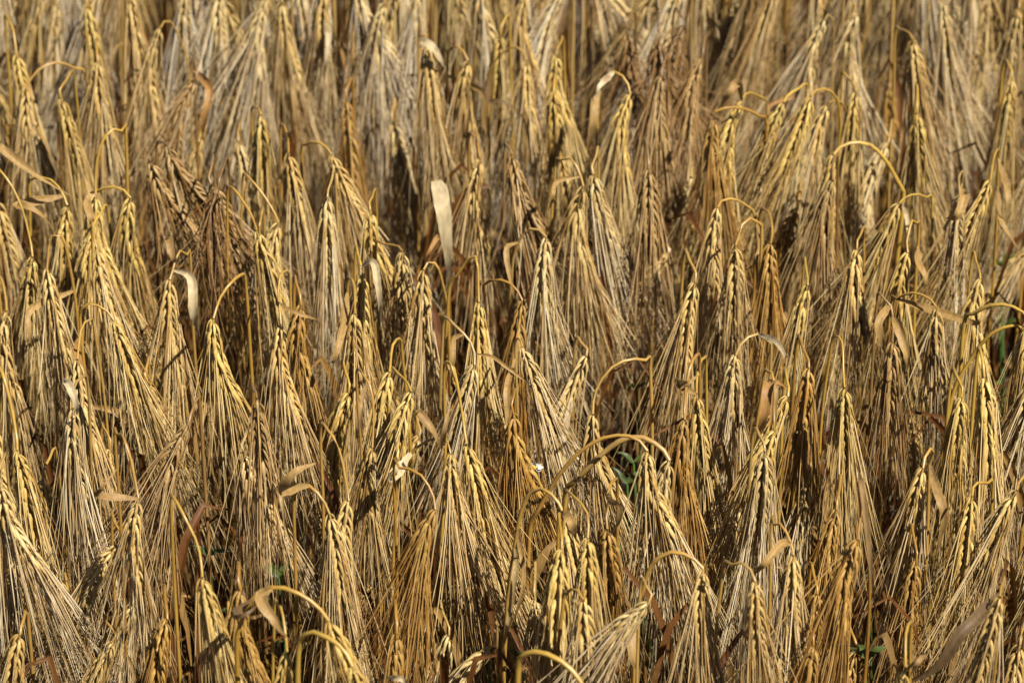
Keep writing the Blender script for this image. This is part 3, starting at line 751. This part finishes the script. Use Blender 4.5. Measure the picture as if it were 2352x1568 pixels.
def in_view(x, y, z):
    d = np.array([x, y, z]) - CAM
    depth = d[1] * CP - d[2] * SP
    xs = d[0] / depth / TANH; ys = (d[1] * SP + d[2] * CP) / depth / TANH * TW / TH
    return abs(xs) < 1.08 and -1.02 < ys < 1.10
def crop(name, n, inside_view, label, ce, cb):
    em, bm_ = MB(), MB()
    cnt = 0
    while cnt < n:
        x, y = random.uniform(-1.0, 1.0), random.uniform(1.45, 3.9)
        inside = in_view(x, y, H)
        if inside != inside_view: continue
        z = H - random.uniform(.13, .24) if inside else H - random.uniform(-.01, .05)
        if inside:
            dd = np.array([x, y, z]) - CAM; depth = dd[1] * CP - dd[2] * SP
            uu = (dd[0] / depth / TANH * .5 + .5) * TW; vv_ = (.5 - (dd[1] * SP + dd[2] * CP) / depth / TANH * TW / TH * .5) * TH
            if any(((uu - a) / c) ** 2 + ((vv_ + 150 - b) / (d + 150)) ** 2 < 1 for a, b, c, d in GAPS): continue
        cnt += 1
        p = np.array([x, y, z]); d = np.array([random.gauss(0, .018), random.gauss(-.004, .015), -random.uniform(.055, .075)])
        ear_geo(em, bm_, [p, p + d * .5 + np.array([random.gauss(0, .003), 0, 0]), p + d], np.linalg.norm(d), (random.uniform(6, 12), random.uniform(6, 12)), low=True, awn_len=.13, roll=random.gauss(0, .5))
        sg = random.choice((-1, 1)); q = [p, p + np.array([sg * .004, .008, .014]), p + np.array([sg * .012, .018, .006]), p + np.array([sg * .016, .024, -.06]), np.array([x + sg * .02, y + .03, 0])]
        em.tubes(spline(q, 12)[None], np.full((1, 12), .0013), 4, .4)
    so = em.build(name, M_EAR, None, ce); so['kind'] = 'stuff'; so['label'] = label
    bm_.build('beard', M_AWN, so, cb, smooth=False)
crop('crop_mass', 300, True, 'mass of barley ears sunk deep in the crop', (.13, .072, .018), (.145, .082, .022))  # ear colours darkened to stand in for shade deep between the plants
crop('outer_crop_mass', 900, False, 'rest of the barley field around', (.28, .20, .075), (.38, .29, .13))

# ------------------------------------------------------------------ green weeds and two small flowers in the gaps
def weed(u, v, size, label, bush=9, depth=.13, flower=False):
    P = at(u, v, H - depth)
    base = np.array([P[0] + random.uniform(-.01, .01), P[1] + .02, 0])
    r = empty('green_weed', base); tag(r, label, 'weed', 'green weeds in the gaps')
    st = MB(); C = spline([P, P * .6 + base * .4 + np.array([.01, 0, 0]), base], 12)
    st.tubes(C[None], np.linspace(.0008, .0016, 12)[None], 5, .5)
    st.build('stem', M_GREEN, r, (.07, .14, .03), loc=base)
    for i in range(bush):
        a = i * 2.4 + random.random(); q = C[random.randint(0, 3)] if i > 1 else P
        ln = size * random.uniform(.6, 1.1); dr = np.array([math.cos(a), math.sin(a) * .7, random.uniform(.1, .8)])
        lf = MB()
        ribbon(lf, [q, q + dr * ln * .5 + np.array([0, 0, ln * .15]), q + dr * ln], ln * random.uniform(.22, .40), nrm(np.array([random.uniform(-.5, .5), -.6, 1])), k=9, tint=random.uniform(.4, .7), fold=.25)
        lf.build('leaf', M_GREEN, r, jit((.11, .14, .028), .2), loc=base)
    return r
for u, v, sz, dp, lab in [
    (1455,1062,.020,.09,'leafy green weed in the dark gap under the great golden arches'),
    (1440,1110,.016,.10,'thin green weed low beneath the great golden arches'),
    (1462,892,.012,.08,'small green sprig behind the orange arch over the dark gap'),
    (2302,612,.022,.10,'dark green weed by the right edge in the upper half'),
    (2298,650,.016,.11,'dark green sprig under the weed at the right edge'),
    (480,1275,.018,.08,'green weed in the lower left gap beside the grey ear'),
    (640,1325,.018,.09,'feathery green weed low under the frosted ear'),
    (665,1285,.012,.09,'small green tuft right of the frosted ear'),
    (1122,1495,.014,.07,'round green weed at the bottom edge, middle'),
    (1185,1505,.014,.07,'pale green weed at the bottom edge next to the round one'),
    (1168,1060,.012,.08,'little green sprig left of the white flower'),
    (1420,1205,.012,.10,'green sprig in the gap left of the curled leaf'),
    (1998,1325,.012,.08,'green sprig beside the thin tan blade, lower right'),
    (2005,1385,.014,.08,'green weed low by the thin tan blade, lower right'),
    (1990,1510,.018,.07,'green weed at the bottom edge, lower right'),
    (1945,1495,.014,.07,'dull green weed left of another at the bottom edge'),
    (580,1545,.014,.06,'green weed at the bottom edge below the thickest arch'),
    (500,1550,.014,.06,'small green weed in the bottom edge shade, lower left'),
    (2070,600,.010,.08,'tiny green sprig between the yellow ears, right side'),
    (115,1150,.014,.08,'dark green sprig near the left edge, lower half')]:
    weed(u, v, sz * (.75 if sz >= .018 or u in (1440, 1462) else .5), lab, depth=dp + (.015 if u in (1455, 1440, 1462, 2302) else .035))
def flower(u, v, label):
    P = at(u, v, H - .075)
    base = np.array([P[0], P[1] + .03, 0])
    r = empty('white_flower', base); tag(r, label, 'flower')
    st = MB(); st.tubes(spline([P, P * .5 + base * .5 + np.array([.008, 0, 0]), base], 10)[None], np.full((1, 10), .0007), 5, .5)
    st.build('stem', M_GREEN, r, (.09, .15, .04), loc=base)
    for i in range(9):
        a = i / 9 * 2 * math.pi
        dr = np.array([math.cos(a), -.5 * math.cos(a) * 0 - .35 * math.sin(a), .8 * math.sin(a)])
        pb = MB(); ribbon(pb, [P + dr * .0012, P + dr * .0035, P + dr * .0062], .0030, nrm(np.array([0, -1, .5])), k=6, tint=.6, fold=.1)
        pb.build('petal', M_PETAL, r, (.5, .49, .45), loc=base)
    db = MB(); th = np.linspace(0, math.pi, 6)
    ax = nrm(np.array([0, -1., .5]))
    db.tubes((P[None] + ax[None] * (.0018 * np.linspace(-.5, 1, 6))[:, None])[None], np.array([[.0015, .0021, .0022, .002, .0013, .0002]]), 10, .6)
    db.build('flower_disc', M_PETAL, r, (.40, .25, .03), loc=base)
flower(1226, 1072, 'small white daisy like flower in the gap beside the long tan blade')
